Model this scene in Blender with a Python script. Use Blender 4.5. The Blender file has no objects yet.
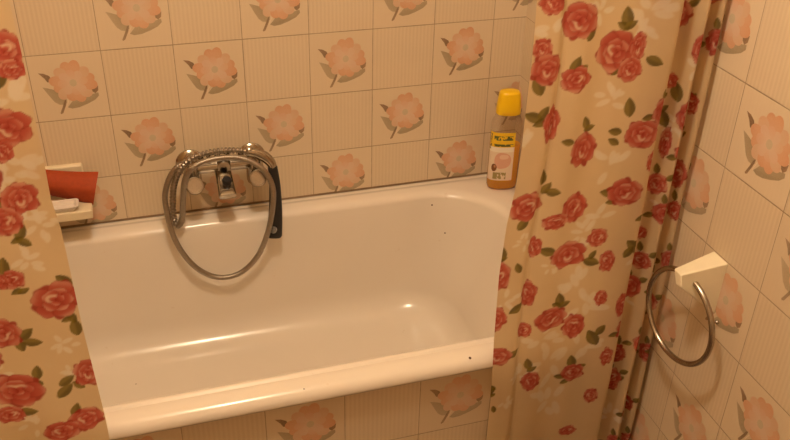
import bpy, bmesh, math, random
import numpy as np
from mathutils import Vector, Matrix, noise as mnoise

random.seed(7)
rng = np.random.default_rng(7)
SC = bpy.context.scene
COL = SC.collection
PI = math.pi

# ------------------------------------------------------------------ camera, light, exposure
T = 0.15                                   # one wall tile, metres
CAM = Vector((-0.916, -1.867, 1.647))
RIGHT = Vector((0.95634166, -0.29139165, 0.02239486))
DOWN = Vector((-0.13344177, -0.5035562, -0.85359501))
FWD = Vector((0.26000753, 0.81334006, -0.52045559))
FPX = 872.2
cd = bpy.data.cameras.new('camera')
cam = bpy.data.objects.new('camera', cd)
COL.objects.link(cam)
m = Matrix.Identity(4)
for r in range(3):
    m[r][0] = RIGHT[r]; m[r][1] = -DOWN[r]; m[r][2] = -FWD[r]; m[r][3] = CAM[r]
cam.matrix_world = m
cd.sensor_fit = 'HORIZONTAL'; cd.sensor_width = 36.0
cd.lens = FPX / 790 * 36.0
cd.clip_start = 0.02
SC.camera = cam

w = bpy.data.worlds.new('world'); SC.world = w
w.use_nodes = True
w.node_tree.nodes['Background'].inputs[0].default_value = (1.0, 0.55, 0.25, 1)
w.node_tree.nodes['Background'].inputs[1].default_value = 0.02

ld = bpy.data.lights.new('ceiling_bulb', 'POINT')
ld.energy = 38.5
ld.color = (1.0, 0.78, 0.555)
ld.shadow_soft_size = 0.055
bulb = bpy.data.objects.new('ceiling_bulb', ld)
bulb.location = (-0.75, -1.03, 2.31)
COL.objects.link(bulb)

SC.view_settings.view_transform = 'Standard'
SC.view_settings.look = 'None'
SC.view_settings.gamma = 1.0
SC.view_settings.use_curve_mapping = False
SC.view_settings.exposure = 0.0

# ------------------------------------------------------------------ helpers
def ray(u, v):
    return RIGHT * ((u - 395) / FPX) + DOWN * ((v - 220) / FPX) + FWD
def at_y(u, v, y):
    d = ray(u, v); return CAM + d * ((y - CAM.y) / d.y)
def at_x(u, v, x):
    d = ray(u, v); return CAM + d * ((x - CAM.x) / d.x)

def lin(r, g, b):
    f = lambda c: (c / 255 / 12.92) if c / 255 <= 0.04045 else ((c / 255 + 0.055) / 1.055) ** 2.4
    return (f(r), f(g), f(b))

class Nodes:
    def __init__(s, name):
        s.m = bpy.data.materials.new(name); s.m.use_nodes = True
        s.t = s.m.node_tree; s.t.nodes.clear()
        s.out = s.t.nodes.new('ShaderNodeOutputMaterial')
    def n(s, typ, **kw):
        nd = s.t.nodes.new(typ)
        for k, v in kw.items(): setattr(nd, k, v)
        return nd
    def set(s, sock, v):
        if isinstance(v, bpy.types.NodeSocket): s.t.links.new(v, sock)
        elif isinstance(v, tuple) and len(v) == 3 and sock.type == 'RGBA': sock.default_value = v + (1,)
        else: sock.default_value = v
    def math(s, op, a, b=None, c=None):
        nd = s.n('ShaderNodeMath', operation=op)
        s.set(nd.inputs[0], a)
        if b is not None: s.set(nd.inputs[1], b)
        if c is not None: s.set(nd.inputs[2], c)
        return nd.outputs[0]
    def mix(s, f, a, b):
        nd = s.n('ShaderNodeMix', data_type='RGBA')
        s.set(nd.inputs[0], f); s.set(nd.inputs[6], a); s.set(nd.inputs[7], b)
        return nd.outputs[2]
    def noise(s, scale, detail=2.0, coord='Object', vec=None):
        nd = s.n('ShaderNodeTexNoise')
        nd.inputs['Scale'].default_value = scale; nd.inputs['Detail'].default_value = detail
        if vec is None: vec = s.n('ShaderNodeTexCoord').outputs[coord]
        s.t.links.new(vec, nd.inputs['Vector'])
        return nd.outputs[0]
    def bump(s, h, strength=0.3, dist=0.001):
        nd = s.n('ShaderNodeBump'); nd.inputs['Strength'].default_value = strength; nd.inputs['Distance'].default_value = dist
        s.set(nd.inputs['Height'], h); return nd.outputs[0]
    def principled(s, base, rough=0.5, metal=0.0, normal=None, **kw):
        p = s.n('ShaderNodeBsdfPrincipled')
        s.set(p.inputs['Base Color'], base); s.set(p.inputs['Roughness'], rough); s.set(p.inputs['Metallic'], metal)
        if normal is not None: s.set(p.inputs['Normal'], normal)
        for k, v in kw.items(): s.set(p.inputs[k.replace('_', ' ')], v)
        return p
    def done(s, shader):
        s.t.links.new(shader.outputs[0] if hasattr(shader, 'outputs') else shader, s.out.inputs[0]); return s.m

def simple(name, col, rough=0.5, metal=0.0, var=0.08, nscale=60, bump=0.0, **kw):
    N = Nodes(name)
    nz = N.noise(nscale, 3)
    c = N.mix(nz, tuple(x * (1 - var) for x in col), tuple(min(1, x * (1 + var)) for x in col))
    nm = N.bump(nz, bump, 0.002) if bump else None
    return N.done(N.principled(c, rough, metal, nm, **kw))

def mesh_obj(name, verts, faces, mats, parent=None, smooth=True, mi=None, kind=None):
    me = bpy.data.meshes.new(name)
    me.from_pydata([tuple(v) for v in verts], [], faces)
    for mm in (mats if isinstance(mats, (list, tuple)) else [mats]): me.materials.append(mm)
    if mi is not None: me.polygons.foreach_set('material_index', mi)
    me.polygons.foreach_set('use_smooth', [smooth] * len(me.polygons))
    me.update()
    o = bpy.data.objects.new(name, me)
    COL.objects.link(o)
    if parent is not None:
        o.parent = parent
        o.matrix_parent_inverse = Matrix.Translation(-Vector(parent.location))
    if kind: o['kind'] = kind
    return o

def thing(name, label, cat, loc=(0, 0, 0), group=None):
    o = bpy.data.objects.new(name, None); COL.objects.link(o)
    o.location = loc; o.empty_display_size = 0.05
    tag(o, label, cat, group); return o
def tag(o, label, cat, group=None):
    o['label'] = label; o['category'] = cat
    if group: o['group'] = group

class MB:
    """collects shapes into one mesh"""
    def __init__(s): s.v = []; s.f = []
    def add(s, v, f):
        b = len(s.v); s.v += [Vector(x) for x in v]; s.f += [tuple(i + b for i in q) for q in f]
    def tube(s, pts, rad, n=12, cap=True):
        pts = [Vector(p) for p in pts]; k = len(pts)
        rad = rad if isinstance(rad, (list, tuple)) else [rad] * k
        tan = [(pts[min(i + 1, k - 1)] - pts[max(i - 1, 0)]).normalized() for i in range(k)]
        u = tan[0].orthogonal().normalized(); V = []; F = []
        for i in range(k):
            u = (u - tan[i] * u.dot(tan[i]))
            u = u.normalized() if u.length > 1e-6 else tan[i].orthogonal().normalized()
            b = tan[i].cross(u)
            V += [pts[i] + (u * math.cos(2 * PI * j / n) + b * math.sin(2 * PI * j / n)) * rad[i] for j in range(n)]
        for i in range(k - 1):
            for j in range(n):
                F.append((i * n + j, i * n + (j + 1) % n, (i + 1) * n + (j + 1) % n, (i + 1) * n + j))
        if cap:
            F.append(tuple(range(n))[::-1]); F.append(tuple((k - 1) * n + j for j in range(n)))
        s.add(V, F)
    def lathe(s, p0, axis, prof, n=28):
        """prof: (distance along axis, radius) pairs"""
        a = Vector(axis).normalized(); p0 = Vector(p0); u = a.orthogonal().normalized(); b = a.cross(u); V = []; F = []
        for (h, r) in prof:
            V += [p0 + a * h + (u * math.cos(2 * PI * j / n) + b * math.sin(2 * PI * j / n)) * max(r, 1e-5) for j in range(n)]
        k = len(prof)
        for i in range(k - 1):
            for j in range(n):
                F.append((i * n + j, i * n + (j + 1) % n, (i + 1) * n + (j + 1) % n, (i + 1) * n + j))
        F.append(tuple(range(n))[::-1]); F.append(tuple((k - 1) * n + j for j in range(n)))
        s.add(V, F)
    def hexa(s, c):
        """eight corners: bottom ring of four then top ring of four"""
        s.add(c, [(0, 3, 2, 1), (4, 5, 6, 7), (0, 1, 5, 4), (1, 2, 6, 5), (2, 3, 7, 6), (3, 0, 4, 7)])
    def box(s, a, b):
        (x0, y0, z0), (x1, y1, z1) = a, b
        s.hexa([(x0, y0, z0), (x1, y0, z0), (x1, y1, z0), (x0, y1, z0), (x0, y0, z1), (x1, y0, z1), (x1, y1, z1), (x0, y1, z1)])
    def build(s, name, mat, parent=None, bevel=0.0, seg=3, angle=40, subsurf=0):
        o = mesh_obj(name, s.v, s.f, mat, parent)
        bm = bmesh.new(); bm.from_mesh(o.data); bmesh.ops.recalc_face_normals(bm, faces=bm.faces)
        for e in bm.edges:
            e.smooth = e.calc_face_angle(0) < math.radians(angle)
        bm.to_mesh(o.data); bm.free()
        if bevel:
            md = o.modifiers.new('bevel', 'BEVEL'); md.width = bevel; md.segments = seg; md.limit_method = 'ANGLE'; md.angle_limit = math.radians(angle)
            md.harden_normals = False
        if subsurf:
            md = o.modifiers.new('sub', 'SUBSURF'); md.levels = subsurf; md.render_levels = subsurf
        return o

def spline(pts, per=10):
    """Catmull-Rom through the points"""
    P = [Vector(p) for p in pts]; P = [P[0] * 2 - P[1]] + P + [P[-1] * 2 - P[-2]]; out = []
    for i in range(1, len(P) - 2):
        a, b, c, d = P[i - 1:i + 3]
        for k in range(per):
            t = k / per
            out.append(0.5 * ((2 * b) + (c - a) * t + (2 * a - 5 * b + 4 * c - d) * t * t + (3 * b - a - 3 * c + d) * t ** 3))
    out.append(P[-2]); return out

# ------------------------------------------------------------------ materials
def tile_material(parity):
    N = Nodes('floral_wall_tile')
    uv = N.n('ShaderNodeUVMap', uv_map='tiles').outputs[0]
    sep = N.n('ShaderNodeSeparateXYZ'); N.t.links.new(uv, sep.inputs[0])
    u, v = sep.outputs[0], sep.outputs[1]
    fu, fv = N.math('FRACT', u), N.math('FRACT', v)
    du = N.math('MINIMUM', fu, N.math('SUBTRACT', 1.0, fu))
    dv = N.math('MINIMUM', fv, N.math('SUBTRACT', 1.0, fv))
    # grout lines a little wider along the courses than between neighbours
    gu = N.math('SMOOTH_MIN', N.math('DIVIDE', du, 0.0075), 1.0, 0.2)
    gv = N.math('SMOOTH_MIN', N.math('DIVIDE', dv, 0.0095), 1.0, 0.2)
    g = N.math('SUBTRACT', 1.0, N.math('MINIMUM', gu, gv)); g = N.math('MAXIMUM', g, 0.0)
    g = N.math('MINIMUM', N.math('MULTIPLY', g, 2.0), 1.0)
    cell = N.n('ShaderNodeVectorMath', operation='FLOOR'); N.t.links.new(uv, cell.inputs[0])
    wn = N.n('ShaderNodeTexWhiteNoise'); wn.noise_dimensions = '2D'; N.t.links.new(cell.outputs[0], wn.inputs['Vector'])
    par = N.math('ADD', N.math('ADD', N.math('FLOOR', u), N.math('FLOOR', v)), 1000.0 + parity)
    plain = N.math('MODULO', par, 2.0)
    st = N.math('SINE', N.math('MULTIPLY', fu, 2 * PI * 17))
    st = N.math('MULTIPLY', N.math('ADD', st, 1.0), 0.5)
    amp = N.math('ADD', N.math('MULTIPLY', plain, 0.75), 0.12)
    nz = N.noise(9, 3)
    nz2 = N.noise(90, 2)
    amp = N.math('MULTIPLY', amp, N.math('ADD', N.math('MULTIPLY', nz, 0.9), 0.45))
    base = N.mix(wn.outputs[0], (0.735, 0.615, 0.445), (0.765, 0.645, 0.475))
    base = N.mix(N.math('MULTIPLY', nz, 0.5), base, (0.72, 0.60, 0.43))
    colr = N.mix(N.math('MULTIPLY', st, N.math('MULTIPLY', amp, 0.30)), base, (0.56, 0.44, 0.29))
    grout = N.mix(nz2, (0.16, 0.10, 0.055), (0.50, 0.37, 0.23))
    gm = N.math('MULTIPLY', g, N.math('ADD', 0.55, N.math('MULTIPLY', nz, 0.5)))
    colr = N.mix(gm, colr, grout)
    h = N.math('SUBTRACT', N.math('MULTIPLY', N.math('MULTIPLY', st, amp), -0.35), N.math('MULTIPLY', g, 1.0))
    nm = N.bump(h, 0.35, 0.0012)
    rough = N.math('ADD', 0.27, N.math('MULTIPLY', g, 0.5))
    return N.done(N.principled(colr, rough, 0.0, nm))

def attr_material(name, rough):
    N = Nodes(name)
    a = N.n('ShaderNodeAttribute'); a.attribute_name = 'print'
    nz = N.noise(350, 3)
    c = N.mix(N.math('MULTIPLY', nz, 0.35), a.outputs[0], (0.74, 0.60, 0.43))
    return N.done(N.principled(c, rough))

M = {}
M['tile_even'] = tile_material(0); M['tile_odd'] = tile_material(1)
M['print'] = attr_material('fired_flower_print', 0.3)

N = Nodes('bath_enamel')
nz = N.noise(5, 3); nz2 = N.noise(45, 4)
c = N.mix(nz, (0.79, 0.725, 0.635), (0.83, 0.77, 0.68))
c = N.mix(N.math('MULTIPLY', N.math('GREATER_THAN', nz2, 0.74), 0.25), c, (0.66, 0.55, 0.42))
M['enamel'] = N.done(N.principled(c, 0.20, 0.0, N.bump(nz, 0.05, 0.004), Coat_Weight=0.15, Coat_Roughness=0.1))
M['chip'] = simple('chipped_enamel', (0.10, 0.055, 0.03), 0.7)
M['sealant'] = simple('mouldy_sealant', (0.26, 0.17, 0.095), 0.6, var=0.5, nscale=40)
M['chrome'] = simple('aged_chrome', (0.46, 0.42, 0.36), 0.17, 1.0, var=0.12, nscale=70)
M['hose'] = simple('hose_steel', (0.34, 0.30, 0.25), 0.30, 1.0, var=0.2, nscale=220)
M['ring'] = simple('ring_steel', (0.42, 0.37, 0.31), 0.24, 1.0, var=0.15, nscale=90)
M['black'] = simple('black_plastic', (0.018, 0.017, 0.018), 0.35)
M['grey'] = simple('grey_button', (0.22, 0.21, 0.20), 0.35)
M['cream'] = simple('cream_plastic', (0.86, 0.78, 0.58), 0.35, var=0.04)
M['cream_ceramic'] = simple('cream_holder', (0.82, 0.72, 0.52), 0.35, var=0.05)
M['white_pl'] = simple('white_dish', (0.80, 0.73, 0.66), 0.35, var=0.04)
M['sponge'] = simple('red_sponge', (0.37, 0.050, 0.005), 0.7, var=0.22, nscale=130, bump=0.25)
M['sponge_dark'] = simple('dark_sponge_side', (0.14, 0.022, 0.012), 0.85, var=0.2, nscale=130)
M['cap'] = simple('yellow_cap', (0.93, 0.60, 0.005), 0.35, var=0.04)
M['dark_hole'] = simple('dark_bore', (0.05, 0.035, 0.025), 0.6)
M['floor'] = simple('floor_tile', (0.20, 0.13, 0.085), 0.4, var=0.1, nscale=14)
M['paint'] = simple('ceiling_paint', (0.74, 0.67, 0.55), 0.8, var=0.03, nscale=10)

# ------------------------------------------------------------------ printed tile flowers
def lobe(cx, cy, ang, r0, r1, wd, n=9, tipness=1.0):
    """petal pointing out at angle ang from (cx,cy), from r0 to r1; list of (u,v)"""
    pts = []
    ca, sa = math.cos(ang), math.sin(ang)
    for k in range(n + 1):
        t = -0.5 + k / n
        a = t * PI
        rr = r0 + (r1 - r0) * (0.60 + 0.40 * math.cos(a) ** tipness if True else 1)
        ww = wd * math.sin(a) * 0.5
        pts.append((rr, ww))
    ring = [(r0, -wd * 0.28)] + pts + [(r0, wd * 0.28)]
    return [(cx + ca * a - sa * b, cy + sa * a + ca * b) for a, b in ring]

def flower_polys():
    """one printed flower on a unit tile: list of (polygon, inner colour, outer colour, centre)"""
    out = []
    cx, cy = 0.555, 0.565
    leafc, leafc2, dark = (0.31, 0.25, 0.15), (0.42, 0.335, 0.21), (0.12, 0.06, 0.022)
    out.append(([(0.135, 0.54), (0.20, 0.52), (0.30, 0.48), (0.42, 0.36), (0.42, 0.275), (0.38, 0.245), (0.315, 0.255), (0.26, 0.30), (0.215, 0.38)], leafc, leafc2))
    out.append(([(0.42, 0.20), (0.50, 0.29), (0.62, 0.32), (0.76, 0.36), (0.87, 0.385), (0.875, 0.335), (0.81, 0.275), (0.70, 0.225), (0.58, 0.185), (0.48, 0.175)], leafc2, leafc))
    out.append(([(0.395, 0.31), (0.425, 0.325), (0.40, 0.235), (0.345, 0.12), (0.315, 0.105), (0.305, 0.12), (0.345, 0.20)], dark, (0.24, 0.14, 0.06)))
    out.append(([(0.445, 0.31), (0.46, 0.305), (0.405, 0.19), (0.40, 0.205)], (0.78, 0.66, 0.5), (0.78, 0.66, 0.5)))
    out.append(([(0.115, 0.755), (0.19, 0.74), (0.255, 0.70), (0.285, 0.63), (0.26, 0.60), (0.215, 0.61), (0.185, 0.67)], dark, (0.25, 0.13, 0.06)))
    out.append(([(0.765, 0.435), (0.82, 0.455), (0.885, 0.49), (0.875, 0.415), (0.83, 0.375)], dark, (0.25, 0.13, 0.06)))
    n = 12
    R = random.Random(4)
    for k in range(n):
        a = 2 * PI * k / n + 0.28 + R.uniform(-.06, .06)
        r1 = R.uniform(0.305, 0.355) - 0.035 * max(0, math.cos(a - math.radians(225)))
        tone = (0.0, 0.075, -0.02)[k % 3] + R.uniform(-.015, .015)
        out.append((lobe(cx, cy, a, 0.05, r1, 0.165), (0.70, 0.46 + tone, 0.31 + tone), (0.665, 0.345 + tone, 0.195 + tone)))
    for k in range(8):
        a = 2 * PI * k / 8 + 0.1 + R.uniform(-.1, .1)
        out.append((lobe(cx, cy, a, 0.03, R.uniform(0.18, 0.225), 0.125), (0.71, 0.54, 0.42), (0.70, (0.43, 0.49)[k % 2] + R.uniform(-.02, .02), (0.28, 0.36)[k % 2])))
    out.append(([(cx + 0.05 * math.cos(t), cy + 0.055 * math.sin(t)) for t in np.linspace(0, 2 * PI, 12)[:-1]], (0.58, 0.50, 0.36), (0.56, 0.48, 0.34)))
    return out
FLOWER = flower_polys()

def tiled_surface(name, origin, eu, ev, nrm, u0, u1, v0, v1, parity, kind='structure', flower=True, thick=0.0):
    """flat tiled wall in tile units; flower prints lie on the glaze of every tile of even parity"""
    origin = Vector(origin); eu = Vector(eu); ev = Vector(ev); nrm = Vector(nrm)
    V = []; F = []; UV = []; MI = []; C = []
    def P(u, v, h=0.0): return origin + eu * (u * T) + ev * (v * T) + nrm * h
    def face(pts, cols, mi, h):
        b = len(V)
        for (u, v) in pts: V.append(P(u, v, h)); UV.append((u, v))
        C.extend(cols); F.append(tuple(range(b, b + len(pts)))); MI.append(mi)
    us = [u0] + [k for k in range(math.ceil(u0 + 1e-6), math.floor(u1 - 1e-6) + 1)] + [u1]
    vs = [v0] + [k for k in range(math.ceil(v0 + 1e-6), math.floor(v1 - 1e-6) + 1)] + [v1]
    W = (1, 1, 1, 1)
    for a, b in zip(us, us[1:]):
        for c_, d in zip(vs, vs[1:]):
            face([(a, c_), (b, c_), (b, d), (a, d)], [W] * 4, 0, 0.0)
    if flower:
        for i in range(math.floor(u0), math.ceil(u1)):
            for j in range(math.floor(v0), math.ceil(v1)):
                if (i + j + parity) % 2: continue
                fade = random.uniform(0.0, 0.16); rot = random.uniform(-.02, .02); ox, oy = random.uniform(-.012, .012), random.uniform(-.012, .012)
                for k, (poly, ci, co) in enumerate(FLOWER):
                    pts = []
                    for (u, v) in poly:
                        uu = i + u + ox + rot * (v - .5); vv = j + v + oy - rot * (u - .5)
                        pts.append((min(max(uu, u0), u1), min(max(vv, v0), v1)))
                    ar = sum(p[0] * q[1] - q[0] * p[1] for p, q in zip(pts, pts[1:] + pts[:1])) / 2
                    if abs(ar) < 1e-4: continue
                    if ar < 0: pts = pts[::-1]; pl = poly[::-1]
                    else: pl = poly
                    cx, cy = .555, .565
                    cols = []
                    dist = [math.hypot(u - cx, v - cy) for u, v in pl]; mx, mn = max(dist), min(dist)
                    for dd in dist:
                        t = (dd - mn) / max(mx - mn, 1e-6)
                        col = [ci[q] * (1 - t) + co[q] * t for q in range(3)]
                        col = [col[q] * (1 - fade) + (0.73, 0.60, 0.43)[q] * fade for q in range(3)]
                        cols.append(tuple(col) + (1,))
                    face(pts, cols, 1, 0.00012 + k * 0.00002)
    o = mesh_obj(name, V, F, [M['tile_even' if parity % 2 == 0 else 'tile_odd'], M['print']], None, False, MI, kind)
    # tile_odd / tile_even give ribs to the tiles without a print
    me = o.data
    uvl = me.uv_layers.new(name='tiles')
    li = np.zeros(len(me.loops), dtype=np.int32); me.loops.foreach_get('vertex_index', li)
    uvl.data.foreach_set('uv', np.array(UV, dtype=np.float32)[li].ravel())
    at = me.color_attributes.new('print', 'FLOAT_COLOR', 'POINT')
    at.data.foreach_set('color', np.array(C, dtype=np.float32).ravel())
    return o

# ------------------------------------------------------------------ room shell
ZR = 0.977                    # height of one grout course on both walls
XL, YN, ZC = -1.60, -2.50, 2.45
# back wall: grout columns at x = -(0.564 + k) tiles
tiled_surface('wall_back', (-0.564 * T, 0, ZR), (1, 0, 0), (0, 0, 1), (0, -1, 0), (XL + 0.564 * T) / T, 0.564, -ZR / T, (ZC - ZR) / T, 0)
# right wall: u runs from the corner towards the viewer, columns at y = -(0.331 + k) tiles
tiled_surface('wall_right', (0, -0.331 * T, ZR), (0, -1, 0), (0, 0, 1), (-1, 0, 0), -0.331, (-YN - 0.331 * T) / T, -ZR / T, (ZC - ZR) / T, 1)
tiled_surface('wall_left', (XL, -0.5 * T, ZR), (0, 1, 0), (0, 0, 1), (1, 0, 0), (YN + 0.5 * T) / T, 0.5, -ZR / T, (ZC - ZR) / T, 0)
tiled_surface('wall_front', (0, YN, ZR), (-1, 0, 0), (0, 0, 1), (0, 1, 0), 0, -XL / T, -ZR / T, (ZC - ZR) / T, 1)
b = MB(); b.box((XL, YN, -0.05), (0, 0, 0)); o = b.build('floor', M['floor']); o['kind'] = 'structure'
b = MB(); b.box((XL, YN, ZC), (0, 0, ZC + 0.05)); o = b.build('ceiling', M['paint']); o['kind'] = 'structure'

# ------------------------------------------------------------------ bathtub
ZRIM = 0.56
XT0, XT1 = XL + 0.002, -0.002          # the tub fills the alcove
YT0, YT1 = -0.696, -0.002              # front and back outside edges
def loop(xl, xr, yf, yb, r, z, n=12):
    """rounded rectangle, r = corner radius"""
    pts = []
    for (cx, cy, a0) in ((xr - r, yb - r, 0), (xl + r, yb - r, PI / 2), (xl + r, yf + r, PI), (xr - r, yf + r, 3 * PI / 2)):
        for k in range(n):
            a = a0 + k / (n - 1) * PI / 2
            pts.append((cx + r * math.cos(a), cy + r * math.sin(a), z))
    return pts
L = []
# outside of the lip, up and over
L.append(loop(XT0, XT1, YT0 + 0.016, YT1, 0.004, 0.5285))
L.append(loop(XT0, XT1, YT0 + 0.003, YT1, 0.006, 0.5285))
L.append(loop(XT0, XT1, YT0, YT1, 0.008, 0.533))
for k in range(6):
    a = k / 5 * PI / 2
    L.append(loop(XT0, XT1, YT0 + 0.028 * (1 - math.cos(a)), YT1, 0.008, 0.5365 + 0.0215 * math.sin(a)))
L.append(loop(XT0 + .01, XT1 - .01, YT0 + 0.040, YT1 - 0.008, 0.012, ZRIM - 0.0005))
L.append(loop(XT0 + .02, XT1 - .02, YT0 + 0.0415, YT1 - 0.016, 0.02, ZRIM - 0.002))
L.append(loop(XT0 + .022, XT1 - .022, YT0 + 0.044, YT1 - 0.018, 0.022, ZRIM - 0.002))
L.append(loop(XT0 + .024, XT1 - .024, YT0 + 0.0465, YT1 - 0.020, 0.022, ZRIM + 0.0012))   # faint raised bead round the basin
IX0, IX1, IYF, IYB = XL + 0.085, -0.085, YT0 + 0.053, -0.048
L.append(loop(IX0 - .02, IX1 + .02, IYF - .002, IYB + .014, 0.13, ZRIM + 0.0015))
RE = 0.022                                # rounding of the inner edge
for k in range(7):
    a = k / 6 * (PI / 2 - 0.12)
    q = RE * math.sin(a)
    fr = 0.45
    L.append(loop(IX0 + q, IX1 - q, IYF + q * fr, IYB - q, 0.16, ZRIM + 0.001 - RE * (1 - math.cos(a)) * 0.85))
ZF = 0.229
RF = 0.075
ws = [(0.25, ), (0.5, ), (0.75, ), (1.0, )]
zs0 = ZRIM + 0.001 - RE * 0.75; zs1 = ZF + RF
# side walls: back and front nearly upright, the ends slope
for k in range(1, 6):
    t = k / 5
    z = zs0 + (zs1 - zs0) * t
    q = RE + 0.010 * t
    L.append(loop(IX0 + RE + 0.16 * t, IX1 - RE - 0.10 * t, IYF + RE * .45 + 0.02 * t, IYB - q, 0.16 - 0.02 * t, z))
for k in range(1, 9):
    a = k / 8 * PI / 2
    q = RF * (1 - math.cos(a))
    L.append(loop(IX0 + RE + 0.16 + q * 1.2, IX1 - RE - 0.10 - q, IYF + RE * .45 + 0.02 + q, IYB - RE - 0.010 - q, 0.14 - 0.02 * k / 8, ZF + RF * (1 - math.sin(a))))
base = L[-1]
for t in (0.08, 0.2, 0.4, 0.7):
    cx = (IX0 + IX1) / 2; cy = (IYF + IYB) / 2
    L.append([(x + (cx - x) * t * 0.5, y + (cy - y) * t, ZF - 0.001 * t) for x, y, z in base])
V = []; F = []
n = len(L[0])
for lp in L: V += lp
for i in range(len(L) - 1):
    for j in range(n):
        F.append((i * n + j, i * n + (j + 1) % n, (i + 1) * n + (j + 1) % n, (i + 1) * n + j))
F.append(tuple((len(L) - 1) * n + j for j in range(n)))
tub = thing('bathtub', 'large white enamel bathtub built in against the floral tiled wall', 'bathtub', ((XT0 + XT1) / 2, -0.35, 0.0))
o = mesh_obj('basin', V, F, M['enamel'], tub)
basin_v, basin_f = V, F
# outer hull under the rim down to the floor
b = MB(); V = []; F = []
H = [loop(XT0 + .06, XT1 - .03, YT0 + 0.045, YT1 - 0.02, 0.15, 0.525), loop(XT0 + .12, XT1 - .05, YT0 + .05, YT1 - .03, 0.15, 0.30), loop(XT0 + .2, XT1 - .09, YT0 + .09, YT1 - .07, 0.12, 0.215)]
for lp in H: V += lp
for i in range(2):
    for j in range(n):
        F.append((i * n + j, (i + 1) * n + j, (i + 1) * n + (j + 1) % n, i * n + (j + 1) % n))
F.append(tuple(2 * n + j for j in range(n))[::-1])
mesh_obj('hull', V, F, M['enamel'], tub)
for sx in (XT0 + .35, XT1 - .3):
    for sy in (-0.2, -0.5):
        b = MB(); b.lathe((sx, sy, 0.0), (0, 0, 1), [(0, .03), (.01, .03), (.02, .015), (.205, .015)], 14); b.build('foot', M['ring'], tub)
# sealant between rim and tiles
b = MB()
b.tube([(XT0, -0.0015, ZRIM), (XT1, -0.0015, ZRIM)], 0.0022, 8)
b.tube([(-0.0015, XT1, ZRIM), (-0.0015, YT0 + 0.02, ZRIM)], 0.0022, 8)
b.build('sealant', M['sealant'], tub)
# chips in the enamel
from mathutils.bvhtree import BVHTree
bvh = BVHTree.FromPolygons([Vector(v) for v in basin_v], basin_f)
def chip(u, v, r):
    hit, nrm, _, _ = bvh.ray_cast(CAM, ray(u, v).normalized())
    if nrm.dot(CAM - hit) < 0: nrm = -nrm
    b = MB(); b.lathe(hit - nrm * 0.0008, nrm, [(0, r), (0.0012, r * .9), (0.0016, r * .5), (0.0017, 0)], 9)
    b.build('enamel_chip', M['chip'], tub)
for u_, v_, r_ in ((470, 358, .0030), (381.5, 389.5, .0017), (432, 205, .0024), (445, 233, .0022), (304, 389, .0014), (136, 384, .0014)): chip(u_, v_, r_)

# tiled apron under the rim
pan = tiled_surface('bath_surround', (-6.174 * T, -0.680, 0.527), (1, 0, 0), (0, 0, 1), (0, -1, 0), (XL + 6.174 * T) / T, 6.174, -0.527 / T, 0.0, 0, kind=None)
tag(pan, 'cream tiled apron with faded peach flowers below the bathtub rim', 'bath panel')

# ------------------------------------------------------------------ bath mixer
YB = -0.052
mx = thing('bath_mixer', 'chrome wall mixer tap with two handles above the bathtub rim', 'tap', (-0.755, 0, 0.66))
HX = (-0.826, -0.683)
b = MB(); b.tube([(-0.835, YB, 0.702), (-0.674, YB, 0.702)], 0.0165, 20); b.lathe((-0.755, YB + .012, 0.702), (0, -1, 0), [(0, .015), (.005, .019), (.024, .019), (.029, .014), (.030, .0)], 24)
b.build('body', M['chrome'], mx)
for x in HX:
    b = MB(); b.lathe((x, 0, 0.69), (0, -1, 0), [(0, .033), (.004, .033), (.010, .027), (.014, .014), (.05, .014)], 28); b.build('inlet', M['chrome'], mx)
    b = MB(); b.lathe((x, YB, 0.645), (0, 0, 1), [(0, .012), (.004, .018), (.01, .02), (.06, .02), (.072, .019), (.082, .014), (.088, .006), (.089, 0)], 24)
    b.build('pillar', M['chrome'], mx)
    ax = Vector((0, -0.88, 0.47)).normalized()
    p0 = Vector((x, -0.100, 0.681)) - ax * 0.042
    h = MB(); h.lathe(p0, ax, [(0, .013), (.010, .015), (.014, .0195), (.036, .0205), (.040, .0195), (.041, .0175), (.041, 0)], 28)
    ho = h.build('handle', M['chrome'], mx)
    c_ = MB(); c_.lathe(p0 + ax * 0.0405, ax, [(0, .0185), (.0022, .0180), (.0022, .0165), (.0008, .0160), (.0008, 0)], 28)
    c_.build('handle_cap', M['ring'], ho)
sp = [(-0.042, 0.684, .018, .013), (-0.060, 0.678, .0185, .012), (-0.082, 0.669, .019, .010), (-0.104, 0.660, .0195, .0095), (-0.116, 0.655, .020, .0095), (-0.1195, 0.6535, .0195, .0085), (-0.1205, 0.653, .017, .006)]
V = []; F = []; ns_ = 24
for i, (yy, zz, hw, hh) in enumerate(sp):
    y0, z0_ = sp[max(i - 1, 0)][:2]; y1, z1_ = sp[min(i + 1, len(sp) - 1)][:2]
    tn = Vector((0, y1 - y0, z1_ - z0_)).normalized(); up = Vector((1, 0, 0)).cross(tn); up = up if up.z > 0 else -up
    for j in range(ns_):
        a = 2 * PI * j / ns_; ca, sa = math.cos(a), math.sin(a)
        V.append(Vector((-0.757, yy, zz)) + Vector((1, 0, 0)) * hw * math.copysign(abs(ca) ** .5, ca) + up * hh * math.copysign(abs(sa) ** .5, sa))
for i in range(len(sp) - 1):
    for j in range(ns_): F.append((i * ns_ + j, i * ns_ + (j + 1) % ns_, (i + 1) * ns_ + (j + 1) % ns_, (i + 1) * ns_ + j))
F.append(tuple(range(ns_))[::-1]); F.append(tuple((len(sp) - 1) * ns_ + j for j in range(ns_)))
b = MB(); b.add(V, F)
b.build('spout', M['chrome'], mx)
b = MB(); b.lathe((-0.754, -0.090, 0.662), (0, -0.35, 0.93), [(0, .007), (.012, .007), (.013, .010), (.024, .0115), (.028, .009), (.029, 0)], 20)
b.build('diverter_knob', M['black'], mx)
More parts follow.
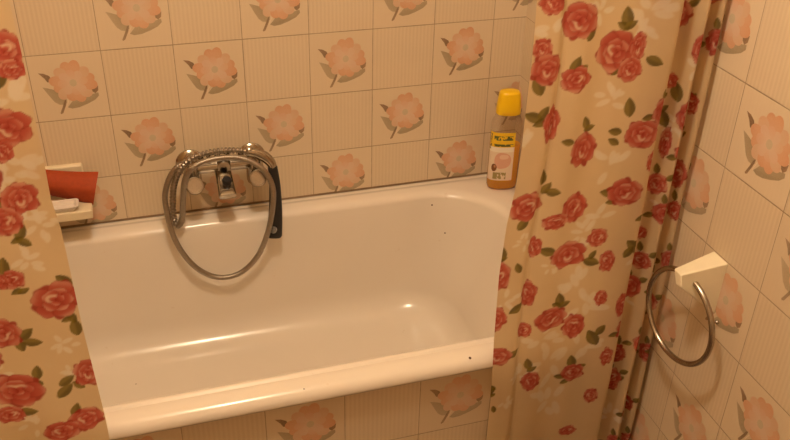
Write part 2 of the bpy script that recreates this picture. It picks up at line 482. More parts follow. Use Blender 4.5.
# forked cradle on top of the body
b = MB()
b.tube([(-0.766, YB, 0.715), (-0.767, YB - .004, 0.738)], 0.007, 12)
b.tube([(-0.790, YB - .028, 0.742), (-0.782, YB - .012, 0.739), (-0.766, YB - .004, 0.737), (-0.752, YB - .010, 0.739), (-0.744, YB - .026, 0.742)], 0.005, 10)
b.build('cradle', M['chrome'], mx)

# ------------------------------------------------------------------ hose and hand shower
def q(u, v, y): return at_y(u, v, y)
hp = [q(192, 163, -.070), q(180, 165, -.082), q(170, 177, -.086), q(165, 195, -.090), q(167, 212, -.094), q(172, 232, -.098), q(182, 252, -.1025), q(198, 269, -.1045),
      q(219, 277.5, -.1055), q(240, 273, -.106), q(257, 257, -.108), q(267, 235, -.122), q(272, 212, -.126), q(273, 190, -.124), q(266, 173, -.115),
      q(252, 162, -.106), q(236, 157.5, -.102), q(217, 158.5, -.106), q(202, 162.5, -.112), q(190, 170, -.114), q(184.5, 183, -.112), q(183, 203, -.105),
      q(182, 219, -.094), q(178, 225.5, -.084), q(174, 219, -.076), q(172.8, 203, -.074), q(174, 185, -.078), q(180.5, 169, -.086), q(194, 157.5, -.088),
      q(210, 152.5, -.084), q(227, 150.5, -.082), q(243, 151, -.080), q(253, 153.5, -.078)]
cl = spline(hp, 14)
# resample evenly, with the ribs of a metal hose
acc = [0.0]
for a, c_ in zip(cl, cl[1:]): acc.append(acc[-1] + (c_ - a).length)
tot = acc[-1]; step = 0.0017; ev = []; k = 0
for i in range(int(tot / step) + 1):
    s_ = i * step
    while k < len(acc) - 2 and acc[k + 1] < s_: k += 1
    t = (s_ - acc[k]) / max(acc[k + 1] - acc[k], 1e-9); ev.append(cl[k].lerp(cl[k + 1], t))
rad = []
for i in range(len(ev)):
    stretched = 1.0 if i / len(ev) > 0.745 else 0.35       # the last length is pulled open
    per = 5 if stretched > .5 else 3
    rad.append(0.0064 + (0.0012 * stretched if i % per < per / 2 else -0.0020 * stretched))
b = MB(); b.tube(ev, rad, 12)
hose = thing('shower_hose', 'ribbed steel shower hose hanging in a loop from the mixer tap', 'shower hose', (-0.83, 0, 0.56))
b.build('hose', M['hose'], hose, angle=70)
b = MB(); d_ = (ev[3] - ev[0]).normalized(); b.lathe(ev[0] - d_ * .008, d_, [(0, .009), (.012, .009), (.02, .0075), (.022, .006)], 16); b.build('hose_nut', M['chrome'], hose)

hs = thing('hand_shower', 'black hand shower hanging from the right end of the chrome mixer', 'hand shower', (-0.645, -0.07, 0.51))
e = spline([q(247, 151.5, -.078), q(256, 153, -.077), q(265, 157, -.078), q(271, 163, -.080), q(273.5, 170, -.084)], 6)
b = MB(); b.tube(e, [0.0085 + 0.004 * math.sin(PI * i / (len(e) - 1)) ** 1 for i in range(len(e))], 16)
b.lathe(q(249, 151.5, -.074), (0, -.3, 1), [(0, .007), (.006, .009), (.012, .0085), (.015, .005), (.0155, 0)], 18)
b.build('elbow_joint', M['chrome'], hs)
hd = spline([q(272.5, 166, -.083), q(274.8, 185, -.088), q(275.6, 205, -.094), q(275.2, 222, -.100), q(274.2, 237.5, -.106)], 6)
V = []; F = []; n = 18
nh = len(hd)
for i, p in enumerate(hd):
    t = i / (nh - 1)
    wx = 0.0110 + 0.0080 * t ** 0.9; wy = 0.0085 + 0.003 * t
    if i == nh - 1: wx *= .8; wy *= .75
    tn = (hd[min(i + 1, nh - 1)] - hd[max(i - 1, 0)]).normalized(); ex = Vector((1, 0, 0)); ex = (ex - tn * ex.dot(tn)).normalized(); ey = tn.cross(ex)
    for j in range(n):
        a = 2 * PI * j / n
        ca, sa = math.cos(a), math.sin(a)
        V.append(p + ex * wx * math.copysign(abs(ca) ** .75, ca) + ey * wy * math.copysign(abs(sa) ** .75, sa))
for i in range(nh - 1):
    for j in range(n): F.append((i * n + j, i * n + (j + 1) % n, (i + 1) * n + (j + 1) % n, (i + 1) * n + j))
b = MB(); b.add(V, F + [tuple(range(n))[::-1], tuple((nh - 1) * n + j for j in range(n))])
b.build('handle', M['black'], hs, bevel=0.002)
b = MB(); b.lathe(q(273.5, 229.5, -.112), (-.3, -1, .25), [(0, .0085), (.005, .0085), (.0065, .007), (.007, 0)], 20); b.build('button', M['grey'], hs)['label'] = 'grey round button'

# ------------------------------------------------------------------ soap holder, dish, sponge
sh = thing('soap_holder', 'cream wall soap holder beside the left curtain above the bathtub rim', 'soap holder', (-1.11, 0, 0.60))
SX0, SX1 = -1.178, -1.062
b = MB(); b.box((SX0, -0.016, 0.605), (SX1, 0.0, 0.722)); b.build('back_plate', M['cream_ceramic'], sh, bevel=0.004)
x0, x1 = at_y(50, 216, -.11).x - .035, at_y(93, 216, -.11).x
z0, z1 = at_y(80, 221.5, -.11).z, at_y(80, 211.5, -.11).z
b = MB(); b.hexa([(x0, -.108, z0 + .002), (x1, -.108, z0 + .002), (x1 - .004, -.005, z0 - .006), (x0, -.005, z0 - .006), (x0, -.112, z1), (x1, -.112, z1), (x1, -.005, z1 - .004), (x0, -.005, z1 - .004)])
b.build('bracket', M['cream_ceramic'], sh, bevel=0.003)
# white dish that sits on the bracket
dish = thing('soap_dish', 'small white dish sitting on the cream soap holder under the red sponge', 'soap dish', (-1.115, -0.065, z1))
dx0, dx1 = x0 + .002, at_y(77, 206, -.10).x
V = []; F = []
def ring_(x0_, x1_, y0_, y1_, r, z): return loop(x0_, x1_, y0_, y1_, r, z, 6)
rs = [ring_(dx0 + .008, dx1 - .006, -.104, -.078, .006, z1 + .0005), ring_(dx0 + .003, dx1 - .002, -.108, -.075, .007, z1 + .006), ring_(dx0, dx1 + .001, -.110, -.073, .008, z1 + .0095), ring_(dx0 - .001, dx1 + .004, -.1115, -.071, .009, z1 + .0115), ring_(dx0 - .001, dx1 + .004, -.1115, -.071, .009, z1 + .0130),
      ring_(dx0 + .002, dx1 - .001, -.108, -.075, .007, z1 + .0122), ring_(dx0 + .006, dx1 - .006, -.104, -.078, .006, z1 + .003)]
n = len(rs[0])
for lp in rs: V += lp
for i in range(len(rs) - 1):
    for j in range(n): F.append((i * n + j, i * n + (j + 1) % n, (i + 1) * n + (j + 1) % n, (i + 1) * n + j))
F.append(tuple(range(n))[::-1]); F.append(tuple((len(rs) - 1) * n + j for j in range(n)))
b = MB(); b.add(V, F); b.build('dish', M['white_pl'], dish)
# red sponge: a bent slab leaning on the back plate
TL, TR = q(44, 168.5, -.026), q(98.5, 172, -.052)
BL, BR = q(49.5, 196, -.050), q(93, 206, -.086)
V = []; F = []; ns, nt = 22, 18; th = 0.015
TL = TL + (TL - TR) * 0.32; BL = BL + (BL - BR) * 0.28
for side in (0, 1):
    for i in range(ns + 1):
        for j in range(nt + 1):
            s_, t = i / ns, j / nt
            p = TL.lerp(TR, s_).lerp(BL.lerp(BR, s_), t)
            bulge = 0.013 * math.sin(PI * t) * (0.7 + .3 * s_) - 0.016 * max(0, t - .62 + .12 * s_) * 2
            p = p + Vector((0, -1, 0.35)) * bulge
            p.z -= 0.004 * math.sin(PI * s_) * (1 - t)
            edge = min(1, 6 * min(s_, 1 - s_, t, 1 - t) + 0.35)
            off = th * (0.5 if side == 0 else -0.5) * edge
            V.append(p + Vector((0, -1, 0.2)) * off)
NN = (ns + 1) * (nt + 1); idx = lambda sd, i, j: sd * NN + i * (nt + 1) + j
for i in range(ns):
    for j in range(nt):
        F.append((idx(0, i, j), idx(0, i, j + 1), idx(0, i + 1, j + 1), idx(0, i + 1, j)))
        F.append((idx(1, i, j), idx(1, i + 1, j), idx(1, i + 1, j + 1), idx(1, i, j + 1)))
for i in range(ns):
    F.append((idx(0, i, 0), idx(0, i + 1, 0), idx(1, i + 1, 0), idx(1, i, 0))); F.append((idx(0, i, nt), idx(1, i, nt), idx(1, i + 1, nt), idx(0, i + 1, nt)))
for j in range(nt):
    F.append((idx(0, 0, j), idx(1, 0, j), idx(1, 0, j + 1), idx(0, 0, j + 1))); F.append((idx(0, ns, j), idx(0, ns, j + 1), idx(1, ns, j + 1), idx(1, ns, j)))
b = MB(); b.add(V, F); o = b.build('sponge', M['sponge'], None, angle=60)
tag(o, 'bent orange red sponge propped in the cream soap holder', 'sponge')

# ------------------------------------------------------------------ shower gel bottle
BX, BY = -0.063, -0.083
yaw = math.radians(-12)
bt = thing('shower_gel_bottle', 'clear bottle of amber gel with yellow cap standing on bathtub corner', 'bottle', (BX, BY, ZRIM + 0.0022))
cy_, sy_ = math.cos(yaw), math.sin(yaw)
def bl(hw, hd_, z, n=36, e_=2.6):
    out = []
    for k in range(n):
        a = 2 * PI * k / n
        x = hw * math.copysign(abs(math.cos(a)) ** (2 / e_), math.cos(a)); y = hd_ * math.copysign(abs(math.sin(a)) ** (2 / e_), math.sin(a))
        out.append((BX + x * cy_ - y * sy_, BY + x * sy_ + y * cy_, ZRIM + 0.0022 + z))
    return out
def bottle_mesh(name, prof, mat, parent, shrink=0.0):
    b = MB(); V = []; F = []; n = 36
    for hw, hd_, z in prof: V += bl(max(hw - shrink, .001), max(hd_ - shrink, .001), z)
    for i in range(len(prof) - 1):
        for j in range(n): F.append((i * n + j, i * n + (j + 1) % n, (i + 1) * n + (j + 1) % n, (i + 1) * n + j))
    F.append(tuple(range(n))[::-1]); F.append(tuple((len(prof) - 1) * n + j for j in range(n)))
    b.add(V, F); return b.build(name, mat, parent, angle=50)
prof = [(.030, .017, 0.0), (.036, .021, .003), (.0385, .0225, .010), (.0385, .0225, .06), (.0385, .0225, .12), (.038, .022, .165), (.0365, .0215, .188), (.031, .02, .199), (.025, .018, .204), (.022, .016, .206)]
N = Nodes('clear_bottle_plastic')
tr = N.n('ShaderNodeBsdfTransparent'); tr.inputs[0].default_value = (0.98, 0.96, 0.93, 1)
pp = N.principled((0.62, 0.52, 0.42), 0.18)
lw = N.n('ShaderNodeLayerWeight'); lw.inputs[0].default_value = 0.35
nzb = N.noise(30, 2)
fac = N.math('MINIMUM', N.math('ADD', N.math('MULTIPLY', lw.outputs[1], 0.25), N.math('ADD', 0.04, N.math('MULTIPLY', nzb, 0.08))), 0.9)
mxs = N.n('ShaderNodeMixShader'); N.t.links.new(fac, mxs.inputs[0]); N.t.links.new(tr.outputs[0], mxs.inputs[1]); N.t.links.new(pp.outputs[0], mxs.inputs[2])
M['clear'] = N.done(mxs)
N = Nodes('amber_gel')
nzb = N.noise(25, 2)
pp = N.principled(N.mix(nzb, (0.97, 0.52, 0.006), (0.98, 0.58, 0.01)), 0.2)
tl = N.n('ShaderNodeBsdfTranslucent'); tl.inputs[0].default_value = (0.98, 0.58, 0.02, 1)
mxs = N.n('ShaderNodeMixShader'); mxs.inputs[0].default_value = 0.58; N.t.links.new(pp.outputs[0], mxs.inputs[1]); N.t.links.new(tl.outputs[0], mxs.inputs[2])
M['gel'] = N.done(mxs)
body = bottle_mesh('bottle_body', prof, M['clear'], bt)
gel = bottle_mesh('gel', [(.030, .017, 0.002), (.036, .021, .005), (.0385, .0225, .012), (.0385, .0225, .06), (.0385, .0225, .122), (.0382, .0222, .123)], M['gel'], bt, 0.0012)
gel['label'] = 'amber gel filling the lower half'
cap = bottle_mesh('cap', [(.0275, .0195, .2055), (.0300, .0210, .207), (.0300, .0210, .222), (.0285, .0205, .236), (.0255, .0185, .258), (.0235, .0170, .262), (.019, .013, .2645)], M['cap'], bt)
cap['label'] = 'yellow flip cap'
# printed label wrapped on the front
N = Nodes('bottle_label_print')
uv = N.n('ShaderNodeUVMap', uv_map='label').outputs[0]
sep = N.n('ShaderNodeSeparateXYZ'); N.t.links.new(uv, sep.inputs[0]); lu, lv = sep.outputs[0], sep.outputs[1]
def band(x, a, c_): return N.math('MULTIPLY', N.math('GREATER_THAN', x, a), N.math('LESS_THAN', x, c_))
def rect(a, c_, d, e_): return N.math('MULTIPLY', band(lu, a, c_), band(lv, d, e_))
col_ = N.mix(band(lv, .70, 1.1), (0.80, 0.66, 0.50), (0.86, 0.56, 0.02))
col_ = N.mix(band(lv, .60, .70), col_, (0.88, 0.80, 0.66))
wob = N.noise(150, 2)
stroke = N.math('GREATER_THAN', N.noise(420, 1, vec=uv) if False else wob, 0.46)
col_ = N.mix(N.math('MULTIPLY', rect(.30, .92, .84, .93), stroke), col_, (0.12, 0.13, 0.03))
col_ = N.mix(N.math('MULTIPLY', rect(.32, .95, .715, .765), N.math('GREATER_THAN', wob, .40)), col_, (0.10, 0.11, 0.03))
col_ = N.mix(N.math('MULTIPLY', rect(.02, .18, .64, .96), stroke), col_, (0.20, 0.14, 0.03))
def blob(cx, cy, rx, ry):
    a = N.math('DIVIDE', N.math('SUBTRACT', lu, cx), rx); c2 = N.math('DIVIDE', N.math('SUBTRACT', lv, cy), ry)
    return N.math('LESS_THAN', N.math('ADD', N.math('MULTIPLY', a, a), N.math('MULTIPLY', c2, c2)), 1.0)
col_ = N.mix(blob(.66, .42, .26, .17), col_, (0.74, 0.42, 0.30))
col_ = N.mix(blob(.72, .50, .12, .05), col_, (0.82, 0.58, 0.44))
col_ = N.mix(blob(.40, .27, .13, .08), col_, (0.20, 0.07, 0.02))
col_ = N.mix(blob(.44, .30, .05, .03), col_, (0.5, 0.22, 0.10))
col_ = N.mix(N.math('MULTIPLY', rect(.38, .80, .03, .17), N.math('GREATER_THAN', wob, .44)), col_, (0.36, 0.28, 0.10))
M['label'] = N.done(N.principled(col_, 0.35))
V = []; F = []; UV = []
nu, nv = 14, 10
a0, a1 = math.radians(188), math.radians(294)
def front(a, z, e_=2.6, o_=.0006):
    x = (.0385 + o_) * math.copysign(abs(math.cos(a)) ** (2 / e_), math.cos(a)); y = (.0225 + o_) * math.copysign(abs(math.sin(a)) ** (2 / e_), math.sin(a))
    return (BX + x * cy_ - y * sy_, BY + x * sy_ + y * cy_, ZRIM + 0.0022 + z)
for i in range(nu + 1):
    for j in range(nv + 1):
        V.append(front(a0 + (a1 - a0) * i / nu, .030 + .132 * j / nv)); UV.append((i / nu, j / nv))
for i in range(nu):
    for j in range(nv):
        F.append((i * (nv + 1) + j, (i + 1) * (nv + 1) + j, (i + 1) * (nv + 1) + j + 1, i * (nv + 1) + j + 1))
lab = mesh_obj('paper_label', V, F, M['label'], bt)
uvl = lab.data.uv_layers.new(name='label')
for lp in lab.data.loops: uvl.data[lp.index].uv = UV[lp.vertex_index]
lab['label'] = 'yellow and white printed label'

# ------------------------------------------------------------------ towel ring on the right wall
tr_ = thing('towel_ring', 'chrome towel ring on a cream wedge bracket on the right wall', 'towel ring', (0, -0.843, 0.77))
A0, A1 = at_x(714, 251, 0.0), at_x(728.5, 263.5, 0.0)           # top edge on the wall
A2 = at_x(719.5, 318.5, 0.0)
yb, yf = A0.y, A1.y
zt, zb = (A0.z + A1.z) / 2, A2.z
b = MB()
xt = -0.073
tb, tf, tfb, tbb = at_x(674, 268.5, xt), at_x(680.5, 275, xt), at_x(681.5, 288, xt), at_x(675.5, 284, xt)
b.hexa([(0, yf, zb), (0, yb, zb), tbb, tfb, (0, yf, zt), (0, yb, zt), tb, tf])
def face_y(xx, ya, yt): return ya + (yt - ya) * xx / xt
b.build('bracket', M['cream'], tr_, bevel=0.002)['label'] = 'cream plastic wedge bracket'
RC_ = Vector((-0.05, -0.835, 0.702)); RR = 0.087
aa, bb = 0.078, 0.005
nr = Vector((math.cos(aa) * math.cos(bb), math.sin(aa) * math.cos(bb), math.sin(bb))); e1 = Vector((0, 0, 1)).cross(nr).normalized(); e2 = nr.cross(e1)
pts = [RC_ + (e1 * math.cos(2 * PI * k / 96) + e2 * math.sin(2 * PI * k / 96)) * RR for k in range(97)]
b = MB(); b.tube(pts, 0.0052, 14, cap=False); b.build('ring', M['ring'], tr_)
for yy, dr in ((face_y(-.05, yf, tf.y), -1), (face_y(-.05, yb, tb.y), 1)):
    zz = RC_.z + math.sqrt(RR ** 2 - (yy - RC_.y) ** 2)
    b = MB(); b.lathe((-0.05, yy + dr * .0012, zz), (-0.22, dr, 0), [(0, .0085), (.0016, .0085), (.0018, .0075)], 20); b.build('bore', M['dark_hole'], tr_)
bs = at_x(718, 322, 0)
b = MB(); b.lathe((0.0, bs.y, bs.z), (-1, 0, 0), [(0, .004), (.003, .004), (.005, .0025), (.0055, 0)], 14); b.build('screw', M['ring'], tr_)

# ------------------------------------------------------------------ shower curtains
BASE = np.array([0.80, 0.655, 0.42])
def smooth(e0, e1, x):
    t = np.clip((x - e0) / (e1 - e0), 0, 1); return t * t * (3 - 2 * t)
def blend(C, a, col): C += (np.asarray(col) - C) * a[..., None]
def window(S, Z, s0, z0, R):
    i0, i1 = np.searchsorted(S, [s0 - R, s0 + R]); j0, j1 = np.searchsorted(Z, [z0 - R, z0 + R])
    return slice(i0, i1), slice(j0, j1)
def draw_leaf(C, S, Z, s0, z0, ang, ln, wd, col=(0.20, 0.155, 0.035)):
    a, c_ = window(S, Z, s0, z0, ln * 1.2)
    if a.start >= a.stop or c_.start >= c_.stop: return
    X, Y = np.meshgrid(S[a] - s0, Z[c_] - z0, indexing='ij')
    p = X * math.cos(ang) + Y * math.sin(ang); r = -X * math.sin(ang) + Y * math.cos(ang)
    t = np.clip(p / ln + .5, 0, 1)
    half = wd * .5 * np.sin(PI * t ** 0.85) ** 0.8 * ((p / ln > -.5) & (p / ln < .5))
    al = smooth(-.0010, .0010, half - np.abs(r)) * (half > 1e-5)
    shade = 1 + 0.25 * np.sign(r) * smooth(0, .002, np.abs(r))
    sub = C[a, c_]
    colr = np.asarray(col) * shade[..., None]
    sub += (colr - sub) * (al * .92)[..., None]
def draw_rose(C, S, Z, s0, z0, w_, h_, seed):
    R0 = random.Random(seed)
    R = max(w_, h_) * .62
    a, c_ = window(S, Z, s0, z0, R * 1.3)
    if a.start >= a.stop or c_.start >= c_.stop: return
    X, Y = np.meshgrid((S[a] - s0) / (w_ * .5), (Z[c_] - z0) / (h_ * .5), indexing='ij')
    r = np.hypot(X, Y); th = np.arctan2(Y, X)
    ph = R0.uniform(0, 6.3); ph2 = R0.uniform(0, 6.3)
    edge = 0.88 + .12 * np.cos(5 * th + ph) + .06 * np.cos(9 * th + ph2)
    al = smooth(-.06, .06, edge - r)
    sub = C[a, c_]
    deep = np.array([0.40, 0.050, 0.042]); mid = np.array([0.58, 0.135, 0.098]); pale = np.array([0.77, 0.43, 0.31])
    sub += (deep - sub) * (al * .93)[..., None]
    def petals(n, d, rx, ry, ph_, gain):
        order = list(range(n)); R0.shuffle(order)
        for k in order:
            a_ = ph_ + 2 * PI * k / n + R0.uniform(-.2, .2)
            px, py = d * math.cos(a_), d * math.sin(a_)
            p = ((X - px) * math.cos(a_) + (Y - py) * math.sin(a_)) / rx; t = (-(X - px) * math.sin(a_) + (Y - py) * math.cos(a_)) / ry
            rr = np.hypot(p, t) + .07 * np.sin(5 * t + k + ph_)
            am = smooth(1.04, .93, rr)
            tone = np.clip(.5 + .55 * p + R0.uniform(-.15, .15), 0, 1)
            col = deep + (mid - deep) * np.clip(tone * 1.6, 0, 1)[..., None]
            col = col + (pale - col) * (smooth(.62, 1.0, tone) * R0.uniform(.35, .95) * gain)[..., None]
            col = col * (1 - .28 * smooth(.86, 1.0, rr))[..., None]
            sub[...] += (col - sub) * (am * .95)[..., None]
    petals(R0.choice((5, 6)), .56, .42, .46, ph, .9)
    petals(5, .30, .30, .34, ph2, 1.0)
    petals(3, .12, .17, .2, ph + 1, .7)
    # pale crease near the heart
    hl = smooth(.13, .02, np.abs(r - .30 - .08 * np.sin(3 * th))) * smooth(.3, .9, np.cos(th - ph2)) * .8
    sub += (np.array([0.86, 0.68, 0.5]) - sub) * hl[..., None]
def draw_white(C, S, Z, s0, z0, size, seed):
    R0 = random.Random(seed)
    for k in range(7):
        a = R0.uniform(0, 2 * PI); d = size * R0.uniform(.15, .5)
        draw_leaf_soft(C, S, Z, s0 + math.cos(a) * d, z0 + math.sin(a) * d, a + R0.uniform(-.5, .5), size * R0.uniform(.32, .5), size * .2)
def draw_leaf_soft(C, S, Z, s0, z0, ang, ln, wd):
    a, c_ = window(S, Z, s0, z0, ln)
    if a.start >= a.stop or c_.start >= c_.stop: return
    X, Y = np.meshgrid(S[a] - s0, Z[c_] - z0, indexing='ij')
    p = (X * math.cos(ang) + Y * math.sin(ang)) / (ln * .5); r = (-X * math.sin(ang) + Y * math.cos(ang)) / (wd * .5)
    al = smooth(1.15, .7, np.hypot(p, r)) * .8
    sub = C[a, c_]; sub += (np.array([0.90, 0.84, 0.70]) - sub) * al[..., None]

N = Nodes('printed_vinyl_curtain')
at = N.n('ShaderNodeAttribute'); at.attribute_name = 'print'
nzc = N.noise(18, 3)
colr = at.outputs[0]
nm = N.bump(nzc, 0.15, 0.01)
df = N.principled(colr, 0.42, 0.0, nm); df.inputs['Specular IOR Level'].default_value = 0.3
tlc = N.n('ShaderNodeBsdfTranslucent'); N.t.links.new(colr, tlc.inputs[0]); N.t.links.new(nm, tlc.inputs['Normal'])
m1 = N.n('ShaderNodeMixShader'); m1.inputs[0].default_value = 0.42; N.t.links.new(df.outputs[0], m1.inputs[1]); N.t.links.new(tlc.outputs[0], m1.inputs[2])
tp = N.n('ShaderNodeBsdfTransparent'); N.t.links.new(colr, tp.inputs[0])
m2 = N.n('ShaderNodeMixShader'); N.set(m2.inputs[0], N.math('ADD', 0.07, N.math('MULTIPLY', nzc, 0.10))); N.t.links.new(m1.outputs[0], m2.inputs[1]); N.t.links.new(tp.outputs[0], m2.inputs[2])
M['curtain'] = N.done(m2)

YC = -0.719
def build_curtain(name, label, plan, roses, leaves, whites, extra_seed, ztop=1.997, zbot=0.10, sway=None, gather=None):
    """plan: dense list of (x, y) along the cloth; patterns are placed on the cloth by arc length and height"""
    pl = np.array(plan); seg = np.hypot(*np.diff(pl, axis=0).T); s = np.concatenate([[0], np.cumsum(seg)])
    S = np.arange(0, s[-1], 0.0019); X = np.interp(S, s, pl[:, 0]); Y = np.interp(S, s, pl[:, 1])
    Z = np.concatenate([np.arange(zbot, 0.20, .01), np.arange(0.20, 1.36, 0.0020), np.arange(1.362, ztop, .008)])
    C = np.empty((len(S), len(Z), 3)); C[:] = BASE
    def place(u, v):
        p = at_y(u, v, YC)
        d = np.abs(X - p.x) + np.where(Y > YC + .012, .02, 0); k = int(np.argmin(d))
        # follow the sight line onto the fold itself
        p2 = at_y(u, v, float(Y[k])); d = np.abs(X - p2.x) + np.where(Y > YC + .012, .02, 0); k = int(np.argmin(d))
        return S[k], p2.z
    PXM = 1 / 545.0
    rs_ = [(place(u, v), w_ * PXM * 1.17, h_ * PXM * 1.12) for u, v, w_, h_ in roses]
    R0 = random.Random(extra_seed)
    # the print carries on where the photo does not reach
    more = []
    zz = 1.40
    while zz < ztop:
        ss = R0.uniform(0, .06)
        while ss < S[-1]:
            more.append(((ss, zz + R0.uniform(-.03, .03)), R0.uniform(.035, .055), R0.uniform(.035, .055))); ss += R0.uniform(.07, .12)
        zz += .09
    if gather is not None:                     # the print in the gathered width that the folds half hide
        s_main = S[int(np.argmax(X > gather))]
        zz = .15
        while zz < 1.36:
            ss = s_main + R0.uniform(.02, .07)
            while ss < S[-1]:
                z_ = zz + R0.uniform(-.04, .04)
                if all(math.hypot(ss - r_[0][0], z_ - r_[0][1]) > .045 for r_ in rs_): more.append(((ss, z_), R0.uniform(.034, .052), R0.uniform(.036, .055)))
                ss += R0.uniform(.05, .085)
            zz += .085
    for k, (u, v, sz) in enumerate(whites):
        (s0, z0) = place(u, v); draw_white(C, S, Z, s0, z0, sz * PXM, k + extra_seed)
    for k in range(26):
        draw_white(C, S, Z, R0.uniform(0, S[-1]), R0.uniform(.25, 1.35), R0.uniform(.03, .05), 100 + k + extra_seed)
    for (u, v, ang, ln) in leaves:
        (s0, z0) = place(u, v); draw_leaf(C, S, Z, s0, z0, math.radians(ang), ln * PXM * 1.3, ln * PXM * .72)
    for k, ((s0, z0), w_, h_) in enumerate(rs_ + more):
        if k >= len(rs_):
            for a in (40, 100, 200): draw_leaf(C, S, Z, s0 + .03 * math.cos(math.radians(a)), z0 + .03 * math.sin(math.radians(a)), math.radians(a), .022, .012)
        draw_rose(C, S, Z, s0, z0, w_, h_, k + extra_seed)
    nS, nZ = len(S), len(Z)
    V = np.empty((nS, nZ, 3)); V[..., 0] = X[:, None] + (np.interp(Z, sway[0], sway[1])[None, :] * smooth(.20, 0, np.abs(X - sway[2]))[:, None] if sway else 0); V[..., 2] = Z[None, :]
    wv = 0.0016 * np.sin(Z * 7.0 + 1.0)[None, :] + 0.0010 * np.sin(Z * 19 + S[:, None] * 30)
    V[..., 1] = Y[:, None] + wv
    idx = np.arange(nS * nZ).reshape(nS, nZ)
    q_ = np.stack([idx[:-1, :-1], idx[1:, :-1], idx[1:, 1:], idx[:-1, 1:]], -1).reshape(-1, 4)
    me = bpy.data.meshes.new(name)
    me.vertices.add(nS * nZ); me.vertices.foreach_set('co', V.astype(np.float32).ravel())
    me.loops.add(q_.size); me.loops.foreach_set('vertex_index', q_.astype(np.int32).ravel())
    me.polygons.add(len(q_)); me.polygons.foreach_set('loop_start', np.arange(0, q_.size, 4, dtype=np.int32))
    me.update(calc_edges=True)
    me.polygons.foreach_set('use_smooth', np.ones(len(q_), dtype=bool))
    ca_ = me.color_attributes.new('print', 'FLOAT_COLOR', 'POINT')
    ca_.data.foreach_set('color', np.concatenate([C, np.ones((nS, nZ, 1))], -1).astype(np.float32).ravel())
    me.materials.append(M['curtain'])
    o = bpy.data.objects.new(name, me); COL.objects.link(o); tag(o, label, 'shower curtain', 'shower curtains'); del o['group']
    return o

# right curtain: gentle at the free edge, overlapping folds gathered against the wall
ctrl = [(-0.335, .002), (-0.315, -.001), (-0.295, -.002), (-0.284, .006), (-0.276, .001), (-0.250, -.004), (-0.215, .002), (-0.180, -.003), (-0.150, -.006), (-0.122, -.014), (-0.100, -.018),
        (-0.095, -.010), (-0.105, .004), (-0.130, .010), (-0.134, .015), (-0.112, .017), (-0.092, .016), (-0.076, .010), (-0.062, .000), (-0.052, -.014), (-0.047, -.015), (-0.044, -.006), (-0.052, .006), (-0.070, .010), (-0.072, .0145),
        (-0.050, .017), (-0.034, .015), (-0.026, .006), (-0.020, -.008), (-0.014, -.012), (-0.011, -.004), (-0.018, .006), (-0.030, .010), (-0.030, .0145), (-0.014, .014), (-0.005, .006), (-0.003, .000)]
plan = [(p.x, YC + p.y) for p in spline([(x, y, 0) for x, y in ctrl], 60)]
roses = [(555, 3, 22, 18), (581, 21, 32, 30), (543, 49, 16, 18), (547, 70, 27, 27), (576, 80, 26, 23), (617, 52, 33, 36), (639, 47, 12, 26), (630, 70, 20, 22),
         (551, 125, 17, 34), (583, 150, 23, 33), (636, 129, 30, 27), (532, 207, 30, 28), (576, 208, 22, 30), (626, 193, 30, 28), (648, 197, 16, 30), (560, 222, 24, 16),
         (680, 32, 20, 26), (694, 45, 14, 26), (685, 115, 22, 28), (697, 108, 14, 20), (675, 172, 20, 28), (665, 142, 10, 30), (671, 80, 10, 14),
         (539, 245, 13, 22), (571, 254, 32, 28), (598, 238, 18, 20), (502, 277, 20, 32), (534, 292, 15, 30), (497, 319, 20, 28), (554, 318, 30, 27), (574, 325, 20, 30), (529, 328, 14, 18),
         (503, 355, 28, 22), (534, 380, 18, 24), (573, 372, 22, 22), (608, 262, 14, 24), (601, 298, 12, 18), (620, 303, 12, 28), (615, 352, 18, 24), (600, 348, 12, 24), (591, 396, 14, 20), (567, 430, 18, 14), (640, 232, 12, 14), (650, 160, 8, 20)]
leaves = [(628, 17, 100, 15), (624, 26, 150, 10), (631, 25, 30, 10), (617, 68, 60, 13), (652, 53, 30, 13), (656, 62, -20, 13), (592, 33, 70, 12), (576, 66, 70, 14), (582, 69, 20, 10), (538, 86, 110, 16),
          (534, 118, 160, 14), (544, 114, 60, 12), (541, 124, 200, 11), (586, 123, 110, 11), (589, 128, 20, 9), (569, 143, 170, 10), (631, 108, 100, 15), (615, 132, 170, 11), (614, 142, 150, 10),
          (545, 178, 95, 13), (548, 188, 60, 11), (556, 193, -10, 12), (609, 193, 170, 14), (612, 202, 190, 9), (662, 117, 120, 16), (682, 95, 110, 16), (710, 37, 80, 20), (668, 122, 40, 14), (690, 98, 60, 12),
          (530, 223, 60, 13), (552, 251, 160, 14), (592, 262, -20, 14), (594, 255, 60, 9), (503, 255, 90, 13), (508, 259, 20, 9), (527, 267, 110, 10), (524, 308, 210, 14), (562, 299, 100, 14), (566, 303, 30, 10), (559, 304, 150, 9),
          (487, 352, 180, 12), (490, 358, 210, 12), (520, 352, 20, 12), (532, 363, 100, 12), (535, 368, 30, 9), (572, 361, 100, 14), (580, 366, 20, 10), (560, 376, 170, 10), (565, 381, 210, 9), (492, 387, 150, 9), (497, 389, 60, 8), (495, 394, 200, 8), (497, 408, 100, 8),
          (592, 337, 120, 18), (630, 242, 140, 18), (622, 245, 60, 12), (605, 392, 100, 12), (617, 340, 80, 12), (632, 208, 100, 10), (600, 330, 60, 12)]
whites = [(555, 32, 34), (650, 15, 40), (640, 30, 30), (700, 15, 34), (695, 65, 34), (602, 12, 26), (660, 50, 26), (520, 150, 34), (612, 165, 36), (610, 100, 30), (575, 285, 40), (588, 303, 40), (547, 337, 40), (552, 365, 44), (548, 400, 44), (585, 345, 36), (515, 300, 26), (610, 415, 34), (640, 145, 24), (600, 215, 30), (655, 215, 20)]
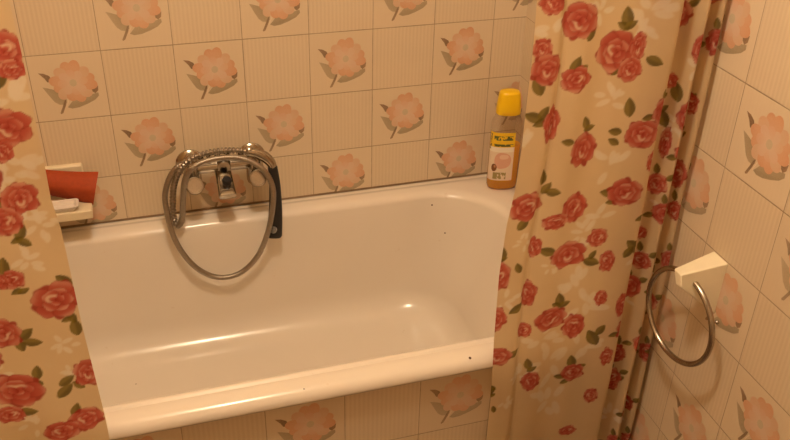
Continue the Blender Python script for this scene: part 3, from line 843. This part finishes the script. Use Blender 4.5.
edge = [at_y(u, v, YC) for u, v in ((490, 410), (494, 340), (500, 275), (507.5, 225), (516, 190), (522.5, 150), (527, 111), (532, 68), (537, 0))]
build_curtain('shower_curtain', 'cream shower curtain with red roses bunched against the right wall', plan, roses, leaves, whites, 11, sway=([p.z for p in edge], [p.x + 0.335 for p in edge], -0.335), gather=-0.112)
# left curtain: hangs nearly flat from the left wall to its free edge
plan = []
for k in range(1501):
    t = k / 1500
    x = -1.049 - (0.549) * t
    y = YC + 0.006 * math.sin(t * 2 * PI * 3.4 + 2.2) * min(1, .4 + 3 * t) + .022 * smooth(.35, .7, np.array(t)) * math.sin(t * 2 * PI * 9) * .8
    plan.append((x, float(y)))
roses = [(6, 50, 26, 26), (15, 69, 18, 14), (11, 128, 32, 28), (6, 152, 15, 17), (24, 199, 26, 26), (5, 222, 26, 24), (12, 280, 18, 17), (-3, 282, 16, 16), (57, 300, 36, 34), (4, 334, 26, 28), (16, 390, 40, 34), (10, 414, 22, 18), (85, 373, 21, 28), (82, 419, 27, 24), (60, 431, 27, 22), (-14, 180, 26, 26), (-18, 360, 28, 26)]
leaves = [(3, 77, 70, 14), (-2, 112, 100, 12), (5, 207, 60, 16), (22, 233, 60, 12), (25, 243, -40, 10), (17, 241, 200, 8), (4, 267, 80, 14), (17, 292, 210, 8), (24, 291, 20, 8), (64, 281, 130, 13), (72, 317, 100, 10), (75, 327, 90, 14), (67, 319, 200, 8), (25, 335, 40, 13), (20, 345, 100, 12), (32, 343, -10, 12), (36, 373, 80, 12), (35, 383, 160, 10), (27, 411, 0, 13), (65, 381, 30, 12), (63, 391, 40, 14), (76, 385, 130, 10), (73, 410, 70, 12)]
whites = [(15, 98, 34), (22, 165, 34), (10, 172, 30), (30, 260, 26), (45, 225, 26), (30, 425, 22), (60, 345, 24)]
edge = [at_y(u, v, YC) for u, v in ((110, 440), (106, 420), (82.5, 327), (61, 230), (51, 200), (44, 162), (22, 55), (9, 0))]
build_curtain('shower_curtain', 'cream shower curtain with red roses hanging at the left end', plan[::-1], roses, leaves, whites, 31, sway=([p.z for p in edge], [p.x + 1.049 for p in edge], -1.049))

# rail the curtains hang from, above the picture
rail = thing('curtain_rail', 'thin metal rail across the alcove carrying both shower curtains', 'curtain rail', (-0.8, YC, 2.0))
b = MB(); b.tube([(XL, YC, 2.012), (0, YC, 2.012)], 0.012, 14); b.build('rail', M['ring'], rail)
for x, d in ((XL, 1), (0, -1)):
    b = MB(); b.lathe((x, YC, 2.012), (d, 0, 0), [(0, .03), (.006, .03), (.01, .016), (.03, .016)], 20); b.build('flange', M['ring'], rail)
